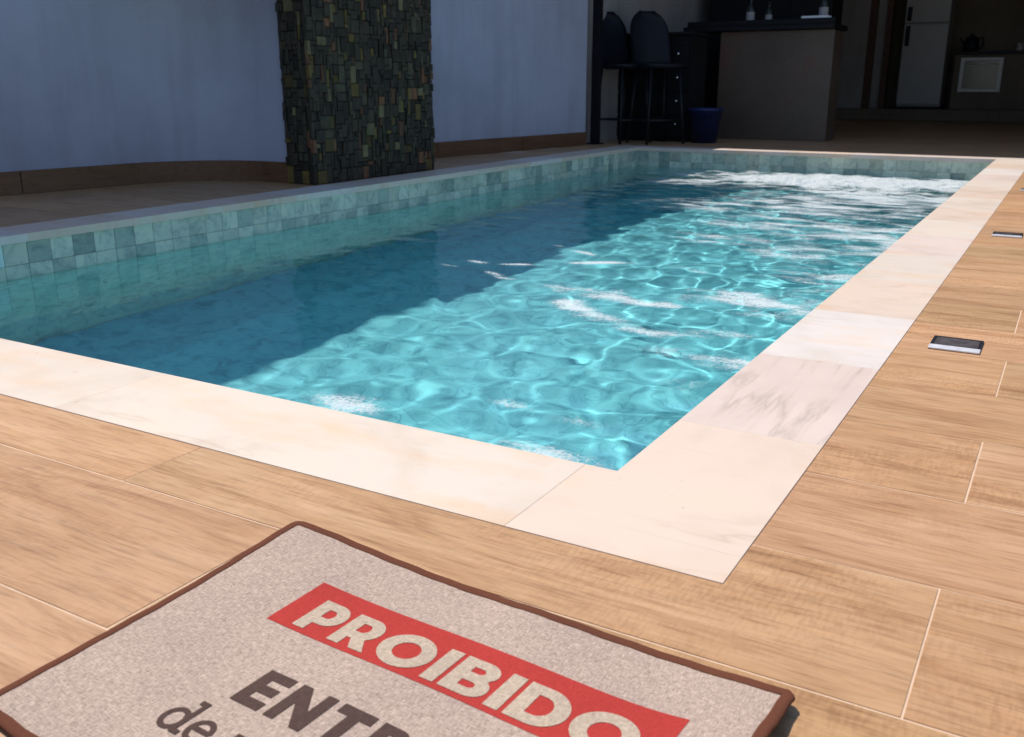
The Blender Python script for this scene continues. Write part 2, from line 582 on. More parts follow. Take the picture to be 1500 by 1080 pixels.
shown.sort(key=lambda p: -plank_size(p))
single = set(shown[:290])
cache = {}
rest = MB()
def plank_tint():
    a = random.uniform(0.88, 1.07)
    return (a * random.uniform(.98, 1.03), a * random.uniform(.97, 1.02), a * random.uniform(.92, 1.02))
for p in planks:
    w, d = round(p[1] - p[0], 3), round(p[3] - p[2], 3)
    cx, cy = (p[0] + p[1]) / 2, (p[2] + p[3]) / 2
    if p in single:
        if (w, d) not in cache:
            cache[(w, d)] = MB().box(-w / 2, w / 2, -d / 2, d / 2, -.009, 0, .0007).mesh('plank', 'wood')
        link('plank', cache[(w, d)], deck, (cx, cy, random.uniform(-.0003, .0003)), color=plank_tint())
    else:
        rest.box(p[0], p[1], p[2], p[3], -.009, 0, .0012)
for xa, xb, ya, yb, parts in notched:
    # one piece: the rectangle's grid cells outside the coping, welded into a slab
    g = GAP / 2
    qx = sorted({xa + g, xb - g} | {h for h in inner_g[:2] if xa + g < h < xb - g})
    qy = sorted({ya + g, yb - g} | {h for h in inner_g[2:] if ya + g < h < yb - g})
    bm = bmesh.new()
    vs = {(i, j): bm.verts.new((x - xa, y - ya, 0)) for i, x in enumerate(qx) for j, y in enumerate(qy)}
    for i in range(len(qx) - 1):
        for j in range(len(qy) - 1):
            mx_, my_ = (qx[i] + qx[i + 1]) / 2, (qy[j] + qy[j + 1]) / 2
            if inner_g[0] < mx_ < inner_g[1] and inner_g[2] < my_ < inner_g[3]:
                continue
            bm.faces.new([vs[i, j], vs[i + 1, j], vs[i + 1, j + 1], vs[i, j + 1]])
    bmesh.ops.delete(bm, geom=[q for q in bm.verts if not q.link_faces], context='VERTS')
    ex = bmesh.ops.extrude_face_region(bm, geom=bm.faces[:])
    bmesh.ops.translate(bm, vec=(0, 0, -.009), verts=[q for q in ex['geom'] if isinstance(q, bmesh.types.BMVert)])
    bmesh.ops.recalc_face_normals(bm, faces=bm.faces)
    me = bpy.data.meshes.new('plank'); bm.to_mesh(me); bm.free()
    me.materials.append(MAT['wood'])
    link('plank', me, deck, (xa, ya, 0), color=plank_tint())
o = rest.link('plank_field', 'wood', deck, color=(1, 1, 1))
o['kind'] = 'stuff'

# ------------------------------------------------------------------ swimming pool
pool = thing('swimming_pool', 'rectangular pool lined with mottled green square tiles and edged in cream marble', 'pool', (-W / 2, L / 2, 0))
TD = (.032, .18, .21)
def tile_tint():
    r = random.random()
    if r < .46:
        k = random.uniform(.82, 1.08); b = (.61, .66, .54)
    elif r < .74:
        k = random.uniform(.85, 1.1); b = (.51, .57, .47)
    elif r < .90:
        k = random.uniform(.8, 1.15); b = (.36, .44, .38)
    else:
        k = random.uniform(.9, 1.1); b = (.53, .55, .43)
    return tuple(c * k for c in b)
TS = 0.1
# basin shell behind the tiles (grout colour)
x0, x1, y0, y1 = -W - TW - .006, TW + .006, -TW - .006, L + TW + .006
v = [(x0, y0, -.03), (x1, y0, -.03), (x1, y1, -.03), (x0, y1, -.03), (x0, y0, ZF - .006), (x1, y0, ZF - .006), (x1, y1, ZF - .006), (x0, y1, ZF - .006)]
f = [(1, 0, 4, 5), (2, 1, 5, 6), (3, 2, 6, 7), (0, 3, 7, 4), (4, 7, 6, 5)]
sh = link('basin_shell', mesh('basin_shell', [(a + W / 2, b - L / 2, c) for a, b, c in v], f, 'pool_grout'), pool, (-W / 2, L / 2, 0))
# wall tiles: two rows above the water one by one (left and far wall), the rest joined
def tile_box(mb, p, ux, uz, n, w, h, tint):
    """thin chamfered tile at p (centre of its back), spanned by ux, uz, facing n"""
    c, th = .0009, .006
    vv = []
    for (a, t_) in ((0, 0), (0, th - c), (c, th)):
        for sx, sz in ((-1, -1), (1, -1), (1, 1), (-1, 1)):
            vv.append(p + ux * (sx * (w / 2 - a)) + uz * (sz * (h / 2 - a)) + n * t_)
    ff = [(8, 9, 10, 11)]
    for r in range(2):
        for k in range(4):
            a, b = r * 4 + k, r * 4 + (k + 1) % 4
            ff.append((a, b, b + 4, a + 4))
    mb.add(vv, ff, tint)
walls = [  # start, run direction, length, inward normal, individual?
    (Vector((-W - TW - .006, L, 0)), Vector((0, -1, 0)), L, Vector((1, 0, 0)), True),
    (Vector((0, L + TW + .006, 0)), Vector((-1, 0, 0)), W, Vector((0, -1, 0)), True),
    (Vector((TW + .006, 0, 0)), Vector((0, 1, 0)), L, Vector((-1, 0, 0)), False),
    (Vector((-W, -TW - .006, 0)), Vector((1, 0, 0)), W, Vector((0, 1, 0)), False)]
single_tile = {}
lined = MB()
UZ = Vector((0, 0, 1))
for st, ru, ln, nr, ind in walls:
    ux = UZ.cross(nr) * -1
    ux = ru
    if ux.cross(UZ).dot(nr) < 0:
        ux = -ru
    ncol = round(ln / TS)
    tw = ln / ncol
    for r in range(12):
        zt = -.016 - r * TS
        for c in range(ncol):
            pc = st + ru * (tw * (c + .5)) + UZ * (zt - TS / 2)
            if pc.z - TS / 2 < ZF - .05:
                continue
            tt = tile_tint()
            vis = in_frame([pc])
            if ind and r < 2 and vis:
                kk = (round(nr.x), round(nr.y), round(tw, 4))
                if kk not in single_tile:
                    mb = MB(); tile_box(mb, Vector((0, 0, 0)), ux, UZ, nr, tw - .0016, TS - .0016, tt); mb.c = []
                    single_tile[kk] = mb.mesh('wall_tile', 'tile')
                o = link('wall_tile', single_tile[kk], pool, pc + nr * random.uniform(-.0005, .0005), color=tt)
                o.cycles.is_caustics_receiver = True
            else:
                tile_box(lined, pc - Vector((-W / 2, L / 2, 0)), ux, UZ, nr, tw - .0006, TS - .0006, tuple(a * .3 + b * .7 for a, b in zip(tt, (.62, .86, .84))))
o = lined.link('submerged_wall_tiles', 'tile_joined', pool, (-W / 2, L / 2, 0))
o['kind'] = 'stuff'
o.cycles.is_caustics_receiver = True
fl = MB()
nx, ny = round(W / TS), round(L / TS)
for i in range(nx):
    for j in range(ny):
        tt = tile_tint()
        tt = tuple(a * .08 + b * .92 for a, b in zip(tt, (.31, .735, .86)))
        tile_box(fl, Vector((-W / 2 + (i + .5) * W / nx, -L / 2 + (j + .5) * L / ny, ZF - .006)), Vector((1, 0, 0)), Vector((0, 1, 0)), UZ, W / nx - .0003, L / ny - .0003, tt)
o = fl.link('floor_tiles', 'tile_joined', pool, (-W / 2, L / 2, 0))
o['kind'] = 'stuff'
o.cycles.is_caustics_receiver = True

# coping slabs
PEACH, CREAM, WHITE, PINK = (.70, .565, .465), (.70, .605, .52), (.71, .645, .60), (.69, .575, .515)
def coping(x0, x1, y0, y1, tint, m='marble'):
    g = .0001
    w, d = x1 - x0 - 2 * g, y1 - y0 - 2 * g
    cx, cy = (x0 + x1) / 2, (y0 + y1) / 2
    return MB().box(-w / 2, w / 2, -d / 2, d / 2, -.031, 0, .0004).link('coping_slab', m, pool, (cx, cy, .0012 + random.uniform(-.0002, .0002)), color=tint)
def jit(t_, a=.03):
    k = random.uniform(1 - a, 1 + a * .4)
    return tuple(min(.84, c * k) for c in t_)
# right side from the near corner: joints measured at y = .25, .73 then every .48
ys = [.256, .736]
while ys[-1] + .48 < L - .1:
    ys.append(ys[-1] + .48)
ys.append(L + CO)
tin = [PINK, WHITE, PEACH, CREAM, PINK, CREAM, PEACH, CREAM, PEACH, CREAM, PINK, WHITE, PEACH, CREAM, CREAM, PEACH]
for k in range(len(ys) - 1):
    coping(0, CO, ys[k], ys[k + 1], jit(tin[k % len(tin)]), 'marble_veined' if k == 0 else 'marble')
# near side, right to left
xs = [0, -.052]
while xs[-1] - .93 > -W:
    xs.append(xs[-1] - .93)
xs.append(-W - CO)
tin = [PEACH, CREAM, CREAM, WHITE, PEACH, PINK, CREAM, PEACH, CREAM]
for k in range(1, len(xs) - 1):
    coping(xs[k + 1], xs[k], -CO, 0, jit(tin[k % len(tin)]))
# the near right corner is one L-shaped slab
g = .0001
lp = [(-.052 + g, -CO + g), (CO - g, -CO + g), (CO - g, .256 - g), (g, .256 - g), (g, -g), (-.052 + g, -g)]
cc = .0004
lq = [(-.052 + g + cc, -CO + g + cc), (CO - g - cc, -CO + g + cc), (CO - g - cc, .256 - g - cc), (g + cc, .256 - g - cc), (g + cc, -g - cc), (-.052 + g + cc, -g - cc)]
vv = [(x, y, -.031) for x, y in lp] + [(x, y, -cc) for x, y in lp] + [(x, y, 0) for x, y in lq]
ff = [(5, 4, 3, 2, 1, 0), (12, 13, 14, 16, 17), (14, 15, 16)]
ff = [(5, 4, 1, 0), (4, 3, 2, 1), (12, 13, 16, 17), (13, 14, 15, 16)]
for lev in (0, 6):
    for k in range(6):
        ff.append((lev + k, lev + (k + 1) % 6, lev + 6 + (k + 1) % 6, lev + 6 + k))
link('coping_slab', mesh('coping_slab', vv, ff, 'marble'), pool, (0, 0, .0012), color=PEACH)
# far side and left side
xs = list(np.linspace(-W - CO, 0, 7))
for k in range(6):
    coping(xs[k], xs[k + 1], L, L + CO, jit(random.choice([PEACH, CREAM, PINK])))
ys = list(np.linspace(0, L, 15))
for k in range(14):
    coping(-W - CO, -W, ys[k], ys[k + 1], jit(random.choice([PEACH, CREAM, WHITE])))

# ------------------------------------------------------------------ water and foam
def waves(X, Y):
    r = np.random.RandomState(5)
    Z = np.zeros_like(X)
    agit = 0.34 + 0.85 / (1 + np.exp(-((Y - 2.0) * 0.9 + (X + 1.2) * 2.6)))     # livelier towards the jets
    for i in range(60):
        k = 20.0 * (4.2 ** r.rand())
        a = r.uniform(0, 2 * PI)
        ph = r.uniform(0, 2 * PI)
        amp = 2.15 / (k * k) / math.sqrt(60)
        Z += amp * np.sin(k * (X * math.cos(a) + Y * math.sin(a)) + ph + 1.1 * np.sin(0.9 * X * math.sin(a * 3) + 0.7 * Y + ph))
    Z *= agit
    jet = np.exp(-(((X + 0.95) / 1.1) ** 2 + ((Y - 6.15) / 0.75) ** 2))
    for i in range(30):
        k = r.uniform(16, 48)
        a = r.uniform(0, 2 * PI)
        ph = r.uniform(0, 2 * PI)
        Z += jet * 0.10 / k / math.sqrt(30) * 3.0 * np.sin(k * (X * math.cos(a) + Y * math.sin(a)) + ph)
    return Z
gx = np.linspace(-W - TW, TW, 260)
gy = np.linspace(-TW, L + TW, 610)
X, Y = np.meshgrid(gx, gy)
Z = ZW + waves(X, Y)
nv = len(gx)
v = np.stack([X, Y, Z], -1).reshape(-1, 3).tolist()
f = [(j * nv + i, j * nv + i + 1, (j + 1) * nv + i + 1, (j + 1) * nv + i) for j in range(len(gy) - 1) for i in range(nv - 1)]
water = link('water', mesh('water', v, f, 'water', True))
water['kind'] = 'structure'
water.cycles.is_caustics_caster = True

def smooth_noise(X, Y, s, seed, sx=1.0, sy=1.0):
    """value noise, a few octaves"""
    r = np.random.RandomState(seed)
    out = np.zeros_like(X)
    amp, tot = 1.0, 0.0
    for o_ in range(4):
        G = r.rand(128, 128)
        u = X * s * sx + 31.7 * o_ + 40
        w_ = Y * s * sy + 17.3 * o_ + 40
        iu, iw = np.floor(u).astype(int), np.floor(w_).astype(int)
        fu, fv = u - iu, w_ - iw
        fu, fv = fu * fu * (3 - 2 * fu), fv * fv * (3 - 2 * fv)
        g = lambda a, b: G[a % 128, b % 128]
        val = (g(iu, iw) * (1 - fu) + g(iu + 1, iw) * fu) * (1 - fv) + (g(iu, iw + 1) * (1 - fu) + g(iu + 1, iw + 1) * fu) * fv
        out += amp * val; tot += amp
        amp *= .55; s *= 2.03
    return out / tot
gx = np.arange(-W - TW + .006, TW - .004, .0095)
gy = np.arange(-TW + .006, L + TW - .004, .0095)
X, Y = np.meshgrid(gx, gy)
# cover in water coordinates: a churning mass by the jets, streaks drifting off it, scraps nearby
blobs = [(-.95, 6.35, 1.25, .55, 1.45), (-.55, 5.4, .75, .65, .80), (-.8, 4.55, .70, .55, .66), (-1.9, 5.9, .5, .35, .62), (-1.45, 4.45, .34, .28, .5),
         (-.55, 3.75, .45, .4, .52), (-.3, 4.6, .35, .7, .5), (-.35, 3.0, .30, .35, .40), (-.9, 3.2, .3, .25, .36),
         (-.32, 1.92, .30, .17, .62), (-.2, 1.2, .24, .09, .50), (-.22, .95, .14, .07, .40), (-.2, 2.5, .25, .3, .5), (-.15, 3.5, .25, .9, .55), (-.5, 2.9, .25, .12, .5), (-1.0, 3.7, .3, .12, .5),
         (-.84, .40, .13, .055, .58), (-.36, .35, .16, .05, .62), (-.52, .60, .06, .03, .45), (-.35, .56, .08, .05, .3)]
D = np.zeros_like(X)
for bx, by, sx, sy, a in blobs:
    D = np.maximum(D, a * np.exp(-((X - bx) / sx) ** 2 - ((Y - by) / sy) ** 2))
def streak(p, q, w_, a, bend=0.0):
    px, py = p; qx, qy = q
    dx, dy = qx - px, qy - py
    ll = math.hypot(dx, dy)
    tt = ((X - px) * dx + (Y - py) * dy) / ll ** 2
    dd = ((X - px) * -dy + (Y - py) * dx) / ll - bend * np.sin(np.clip(tt, 0, 1) * PI)
    e = np.clip(np.maximum(-tt, tt - 1), 0, None) * ll
    return a * np.exp(-(dd / w_) ** 2 - (e / .05) ** 2)
for s in [((-1.07, 1.80), (-.58, 1.74), .075, .62, .02), ((-.90, 1.60), (-.50, 1.36), .06, .58, -.02), ((-.5, 1.36), (-.25, 1.52), .06, .52, 0),
          ((-1.45, 2.62), (-1.25, 2.5), .03, .55, 0), ((-1.2, 2.3), (-1.0, 2.4), .03, .55, 0), ((-.9, 2.45), (-.7, 2.35), .03, .5, 0),
          ((-1.60, 2.10), (-1.58, 2.10), .02, .7, 0), ((-1.39, 1.92), (-1.37, 1.91), .02, .7, 0), ((-1.42, 2.12), (-1.38, 2.13), .018, .7, 0), ((-1.3, 1.86), (-1.27, 1.86), .02, .7, 0), ((-1.66, 1.98), (-1.64, 1.98), .018, .7, 0)]:
    D = np.maximum(D, streak(*s))
N1 = smooth_noise(X, Y, 4.5, 3, 0.8, 1.7)
N2 = smooth_noise(X, Y, 9.0, 4, 0.8, 1.8)
DEN = D * 1.6 + (N1 - .5) * 1.5 * np.minimum(D * 3, 1) + (N2 - .5) * 2.2 * np.minimum(D * 3, 1) - .22
keep = (DEN > .08) & (D > .1)
jet = np.exp(-(((X + 0.95) / 1.2) ** 2 + ((Y - 6.2) / 0.6) ** 2))
Zf = ZW + waves(X, Y) + .004 + jet * np.clip(DEN, 0, 1) * (.002 + .045 * np.clip(smooth_noise(X, Y, 20, 9) - .42, 0, 1))
nv = len(gx)
cell = keep[:-1, :-1] | keep[1:, :-1] | keep[:-1, 1:] | keep[1:, 1:]
jj, ii = np.nonzero(cell)
quad = np.stack([jj * nv + ii, jj * nv + ii + 1, (jj + 1) * nv + ii + 1, (jj + 1) * nv + ii], -1)
used, inv = np.unique(quad.ravel(), return_inverse=True)
pts = np.stack([X.ravel()[used], Y.ravel()[used], Zf.ravel()[used]], -1)
me = mesh('foam', pts.tolist(), inv.reshape(-1, 4).tolist(), 'foam', True)
at = me.attributes.new('cover', 'FLOAT', 'POINT')
at.data.foreach_set('value', np.clip(DEN.ravel()[used], 0, 1.3).astype(np.float32))
foam = link('foam', me)
tag(foam, 'white foam churned up on the water', 'foam', kind='stuff')

# ------------------------------------------------------------------ boundary wall
NW = Vector((1, -0.1425, 0)).normalized()          # wall normal towards the pool
WY0, WY1 = -4.5, 7.02
def wall_prism(ya, yb, ha, hb, t_):
    pa, pb = Vector((wall_x(ya), ya, 0)), Vector((wall_x(yb), yb, 0))
    v = [pa, pb, pb - NW * t_, pa - NW * t_]
    return [p + Vector((0, 0, -.04)) for p in v] + [v[0] + UZ * ha, v[1] + UZ * hb, v[2] + UZ * hb, v[3] + UZ * ha]
PF = [(0, 1, 5, 4), (1, 2, 6, 5), (2, 3, 7, 6), (3, 0, 4, 7), (4, 5, 6, 7), (3, 2, 1, 0)]
def top_h(y):                                      # sloping top: the shade it throws runs along the pool
    yy = y - .6
    return ((-2.50 + .040 * yy) - wall_x(y)) / .475
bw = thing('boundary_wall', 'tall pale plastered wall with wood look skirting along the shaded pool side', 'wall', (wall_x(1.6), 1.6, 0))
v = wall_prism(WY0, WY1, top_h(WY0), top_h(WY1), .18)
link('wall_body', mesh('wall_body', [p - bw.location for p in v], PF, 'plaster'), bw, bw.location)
yy = WY0
tlen = Vector((.1425, 1, 0)).normalized()
ang = math.atan2(1, .1425)
sk = MB().box(-.53, .53, 0, .011, 0, .118, .002).mesh('skirting', 'skirting')
while yy + 1.05 < WY1:
    c = Vector((wall_x(yy + .527), yy + .527, .0008)) + NW * .0125
    if yy + 1.05 < WY1:
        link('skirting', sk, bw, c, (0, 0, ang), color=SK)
    yy += 1.055
rem = (WY1 - .004 - yy) * math.hypot(1, .1425)
if rem > .05:
    c = Vector((wall_x((yy + WY1) / 2), (yy + WY1) / 2, .0008)) + NW * .0125
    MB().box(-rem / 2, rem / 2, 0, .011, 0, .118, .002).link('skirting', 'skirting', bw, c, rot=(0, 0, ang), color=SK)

# ------------------------------------------------------------------ stone column
CY0, CY1, CXF, CDEP, CH = 2.925, 4.11, -3.168, .235, 1.86
colm = thing('stone_column', 'dark mosaic stone column standing at the left edge of the pool', 'column', (CXF - .2, (CY0 + CY1) / 2, 0))
TH = .022
cx_back = wall_x(CY1) + .0
body = box('core', 'black_cabinet', (CXF - CDEP, CXF - TH, CY0 + TH, CY1 - TH, .001, CH), colm, .004)
# plastered return between wall and column, coved into the wall
xa_, xb_, yf_ = wall_x(CY0) - .02, CXF - CDEP - .001, CY0 + TH + .012
rr_ = .60
prof_ = []
for k in range(17):
    a0_ = PI + .1416                               # tangent to the wall
    a_ = a0_ + (1.5 * PI - a0_) * k / 16
    prof_.append((wall_x(yf_ - rr_ - rr_ * math.sin(a0_)) - .0006 - rr_ * math.cos(a0_) + rr_ * math.cos(a_), yf_ - rr_ - rr_ * math.sin(a_)))
prof_ += [(xb_, yf_), (xb_, CY1 - .05), (xa_ - .05, CY1 - .05), (prof_[0][0] - .1, prof_[0][1])]
n_ = len(prof_)
vv = [Vector((x, y, z)) - colm.location for z in (.001, CH) for x, y in prof_]
ff = [(k, (k + 1) % n_, n_ + (k + 1) % n_, n_ + k) for k in range(n_)] + [tuple(range(n_))[::-1], tuple(range(n_, 2 * n_))]
me = mesh('plaster_return', vv, [q[::-1] for q in ff], 'plaster', True)
me.set_sharp_from_angle(angle=math.radians(35))
link('plaster_return', me, colm, colm.location)
# unseen slab added above the frame, only to shade the wall by the column
box('shade_ledge', 'black_granite', (wall_x(2.35) + .12, CXF + .0, 2.35, CY0 - .022, 1.24, 1.30), colm, .006)
# skirting carried round the cove
arc_ = [p for p in prof_[:17] if p[0] > wall_x(p[1]) - .0135] + [(xb_ - .001, yf_)]
vv, ff = [], []
for i, p in enumerate(arc_):
    a_, b_ = arc_[max(i - 1, 0)], arc_[min(i + 1, len(arc_) - 1)]
    d_ = Vector((b_[0] - a_[0], b_[1] - a_[1], 0)).normalized()
    n2_ = Vector((d_.y, -d_.x, 0))
    q = Vector((p[0], p[1], 0))
    for off, z in ((.0015, .001), (.0125, .001), (.0125, .116), (.0105, .118), (.0015, .118)):
        vv.append(q + n2_ * off + UZ * z - colm.location)
for i in range(len(arc_) - 1):
    for k in range(5):
        a_, b_ = i * 5 + k, i * 5 + (k + 1) % 5
        ff.append((a_, b_, b_ + 5, a_ + 5))
ff += [(4, 3, 2, 1, 0), tuple(len(vv) - 5 + k for k in range(5))]
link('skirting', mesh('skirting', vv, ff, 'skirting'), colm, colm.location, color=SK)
def stone_tint():
    r = random.random()
    if r < .56:
        b = (.040, .033, .023); k = random.uniform(.5, 1.4)
    elif r < .74:
        b = (.050, .036, .024); k = random.uniform(.6, 1.4)
    elif r < .87:
        b = (.062, .058, .036); k = random.uniform(.7, 1.5)
    elif r < .93:
        b = (.16, .115, .030); k = random.uniform(.5, 1.3)
    elif r < .98:
        b = (.19, .085, .045); k = random.uniform(.6, 1.3)
    else:
        b = (.20, .17, .09); k = random.uniform(.7, 1.2)
    return tuple(c * k * .68 for c in b)
pieces = []
def clad(w, h):
    """random rectangular pieces in a w x h field (mostly upright)"""
    out = []
    G = .025
    nx, nz = int(round(w / G)), int(round(h / G))
    gw, gh = w / nx, h / nz
    occ = np.zeros((nx, nz), bool)
    for z in range(nz):
        for x in range(nx):
            if occ[x, z]: continue
            pw, ph = random.choice([(1, 2), (1, 3), (2, 3), (2, 2), (1, 2), (3, 2), (2, 1), (2, 4), (1, 4), (3, 3), (2, 3)])
            while pw > 1 and (x + pw > nx or occ[x:x + pw, z].any()): pw -= 1
            ph = min(ph, nz - z)
            occ[x:x + pw, z:z + ph] = True
            out.append((x * gw, (x + pw) * gw, z * gh, (z + ph) * gh))
    return out
def stone_shape(mb, o, ux, uz, n, w, h, th, tint):
    c = .0035
    w, h = w - .0025, h - .0025
    vv = []
    tilt = [random.uniform(-.0025, .0025) for _ in range(4)]
    for lev, (a, t_) in enumerate(((0, -.012), (0, th - c), (c, th))):
        for k, (sx, sz) in enumerate(((-1, -1), (1, -1), (1, 1), (-1, 1))):
            vv.append(o + ux * (sx * (w / 2 - a)) + uz * (sz * (h / 2 - a)) + n * (t_ + (tilt[k] if lev else 0)))
    ff = [(8, 9, 10, 11)] + [(r * 4 + k, r * 4 + (k + 1) % 4, r * 4 + 4 + (k + 1) % 4, r * 4 + 4 + k) for r in range(2) for k in range(4)]
    mb.add(vv, ff, tint)
faces = [(Vector((CXF - TH, CY0, 0)), Vector((0, 1, 0)), CY1 - CY0, Vector((1, 0, 0))),
         (Vector((CXF - CDEP, CY0 + TH, 0)), Vector((1, 0, 0)), CDEP - TH, Vector((0, -1, 0))),
         (Vector((CXF - TH, CY1 - TH, 0)), Vector((-1, 0, 0)), CDEP - TH, Vector((0, 1, 0)))]
allst = []
for st, ux, ln, n in faces:
    for a, b, c, d in clad(ln, CH - .004):
        p = st + ux * ((a + b) / 2) + UZ * ((c + d) / 2 + .002)
        vis = in_frame([p], 30) and n.y < .5
        q = to_px(p)
        area = (b - a) * (d - c) if vis else 0
        allst.append((area, p, ux, n, b - a, d - c))
allst.sort(key=lambda s: -s[0])
restst = MB()
for i, (area, p, ux, n, w, h) in enumerate(allst):
    th = random.uniform(.004, .018)
    tt = stone_tint()
    if area > 0 and i < 290:
        mb = MB(); stone_shape(mb, Vector((0, 0, 0)), ux, UZ, n, w, h, th, None)
        mb.link('stone', 'stone', colm, p, color=tt)
    else:
        stone_shape(restst, p - colm.location, ux, UZ, n, w, h, th, tt)
o = restst.link('small_stones', 'stone_joined', colm, colm.location)
o['kind'] = 'stuff'

# ------------------------------------------------------------------ covered terrace at the far end
BY = 15.9
post = thing('steel_post', 'slim black steel post at the end of the boundary wall', 'post', (-3.47, 7.20, 0))
box('shaft', 'black_metal', (-3.505, -3.435, 7.165, 7.235, .012, 2.9), post, .004)
box('foot_plate', 'black_metal', (-3.535, -3.405, 7.135, 7.265, .0014, .012), post, .003)
iw = thing('terrace_side_wall', 'grey plastered side wall behind the black bar chairs', 'wall', (-3.5, 11.5, 0))
v = [Vector((-3.64, 7.023, 0)), Vector((-3.05, 15.9, 0)), Vector((-3.25, 15.9, 0)), Vector((-3.86, 7.023, 0))]
v = [p - iw.location for p in v] + [p - iw.location + UZ * 2.9 for p in v]
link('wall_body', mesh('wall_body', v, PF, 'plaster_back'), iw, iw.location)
bk = thing('terrace_back_wall', 'dim taupe plastered wall at the back of the covered terrace', 'wall', (-1.0, 16.0, 0))
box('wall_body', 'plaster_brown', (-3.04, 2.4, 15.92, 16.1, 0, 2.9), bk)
rw = thing('terrace_right_wall', 'plastered right hand wall closing the covered terrace', 'wall', (2.5, 12, 0))
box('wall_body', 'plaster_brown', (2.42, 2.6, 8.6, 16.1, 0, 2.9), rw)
rf = thing('terrace_roof', 'flat painted roof slab over the far terrace', 'roof', (-.8, 12, 2.9))
ROOF_Y = 7.195 + .22 * 2.9
box('slab', 'roof', (-4.6, 3.0, ROOF_Y, 16.4, 2.905, 3.1), rf, .01)

step = box('step', 'plaster_brown', (-3.02, 2.41, 14.78, 15.91, .001, .178), None, .01)
step['kind'] = 'structure'

# bar counter
bc = thing('bar_counter', 'brown polished bar counter with thick black top beside the pool end', 'bar counter', (-2.2, 8.9, 0))
box('front_panel', 'bar_front', (-2.79, -1.66, 8.70, 8.73, .001, 1.055), bc, .003)
box('carcass', 'bar_front', (-2.78, -1.67, 8.731, 9.15, .001, 1.05), bc, .003)
box('countertop', 'black_granite', (-3.16, -1.645, 8.60, 9.2, 1.056, 1.105), bc, .006)
box('upstand', 'black_granite', (-3.14, -1.66, 8.66, 8.70, 1.106, 1.16), bc, .003)
tall = thing('tall_cabinet', 'tall black cabinet rising behind the bar counter', 'cabinet', (-2.4, 9.9, 0))
box('carcass', 'black_cabinet', (-3.28, -1.93, 9.72, 10.2, .001, 2.3), tall, .004)
for x in (-3.27, -2.82, -2.37):
    box('door', 'black_cabinet', (x, x + .44, 9.70, 9.718, .06, 2.28), tall, .003)

def bottle(x, y, z, r, h, label, lbl='label_paper', tint=None):
    b = thing('bottle', label, 'bottle', (x, y, z))
    MB().lathe([(0, 0.001), (r * .94, .001), (r, .006), (r, h * .58), (r * .85, h * .66), (r * .36, h * .76), (r * .34, h * .96), (r * .42, h * .965), (r * .42, h), (0, h)], 16).link('glass_body', 'bottle_glass', b, b.location, True)
    MB().lathe([(r * 1.012, h * .2), (r * 1.012, h * .48)], 16).link('paper_label', lbl, b, b.location, True)
    return b
bottle(-2.56, 8.90, 1.1055, .042, .30, 'dark bottle with pale label at left on the bar counter')
bottle(-2.38, 8.93, 1.1055, .036, .24, 'shorter dark bottle with pale label between the others on the bar')
bottle(-1.83, 8.90, 1.1055, .045, .34, 'larger dark bottle with pale label near the right end of the bar')
tr_ = thing('serving_tray', 'small pale tray lying on the right part of the bar counter', 'tray', (-1.86, 8.69, 1.161))
MB().box(-.13, .13, -.05, .05, 0, .006, .002).link('base', 'zinc', tr_, (-1.86, 8.75, 1.1605))
for dy in (-.055, .05):
    MB().box(-.13, .13, dy, dy + .005, 0, .022, .002).link('rim', 'zinc', tr_, (-1.86, 8.75, 1.1605))

# black cabinet with knobs and the blue bucket at its foot
kc = thing('bar_cabinet', 'waist high black cabinet with small metal knobs left of the bar counter', 'cabinet', (-3.0, 8.2, 0))
box('carcass', 'black_cabinet', (-3.60, -2.83, 7.96, 8.40, .0006, 1.0), kc, .004)
box('top', 'black_granite', (-3.60, -2.81, 7.93, 8.41, 1.001, 1.03), kc, .004)
for k, z in enumerate((.78, .56, .34, .12)):
    dr = box('drawer_front', 'black_cabinet', (-3.59, -2.84, 7.94, 7.959, z - .08, z + .125), kc, .003)
    MB().lathe([(0, 0), (.012, .004), (.014, .012), (.009, .02), (0, .022)], 10).link('knob', 'chrome', dr, (-2.95, 7.940, z + .05), True, (PI / 2, 0, 0))
bu = thing('bucket', 'dark blue plastic bucket on the floor at the left end of the bar counter', 'bucket', (-2.64, 7.92, 0))
bu.location = (-2.64, 7.92, 0)
MB().lathe([(0, .004), (.115, .004), (.12, .0), (.16, .30), (.17, .30), (.17, .325), (.155, .325), (.112, .02), (0, .02)], 24).link('pail', 'blue_plastic', bu, bu.location, True)
MB().tube([(.165 * math.cos(a), -.03 - .12 * math.sin(a), .315 - .10 * math.sin(a)) for a in np.linspace(0, PI, 13)], .005, 6).link('handle', 'black_metal', bu, bu.location, True)

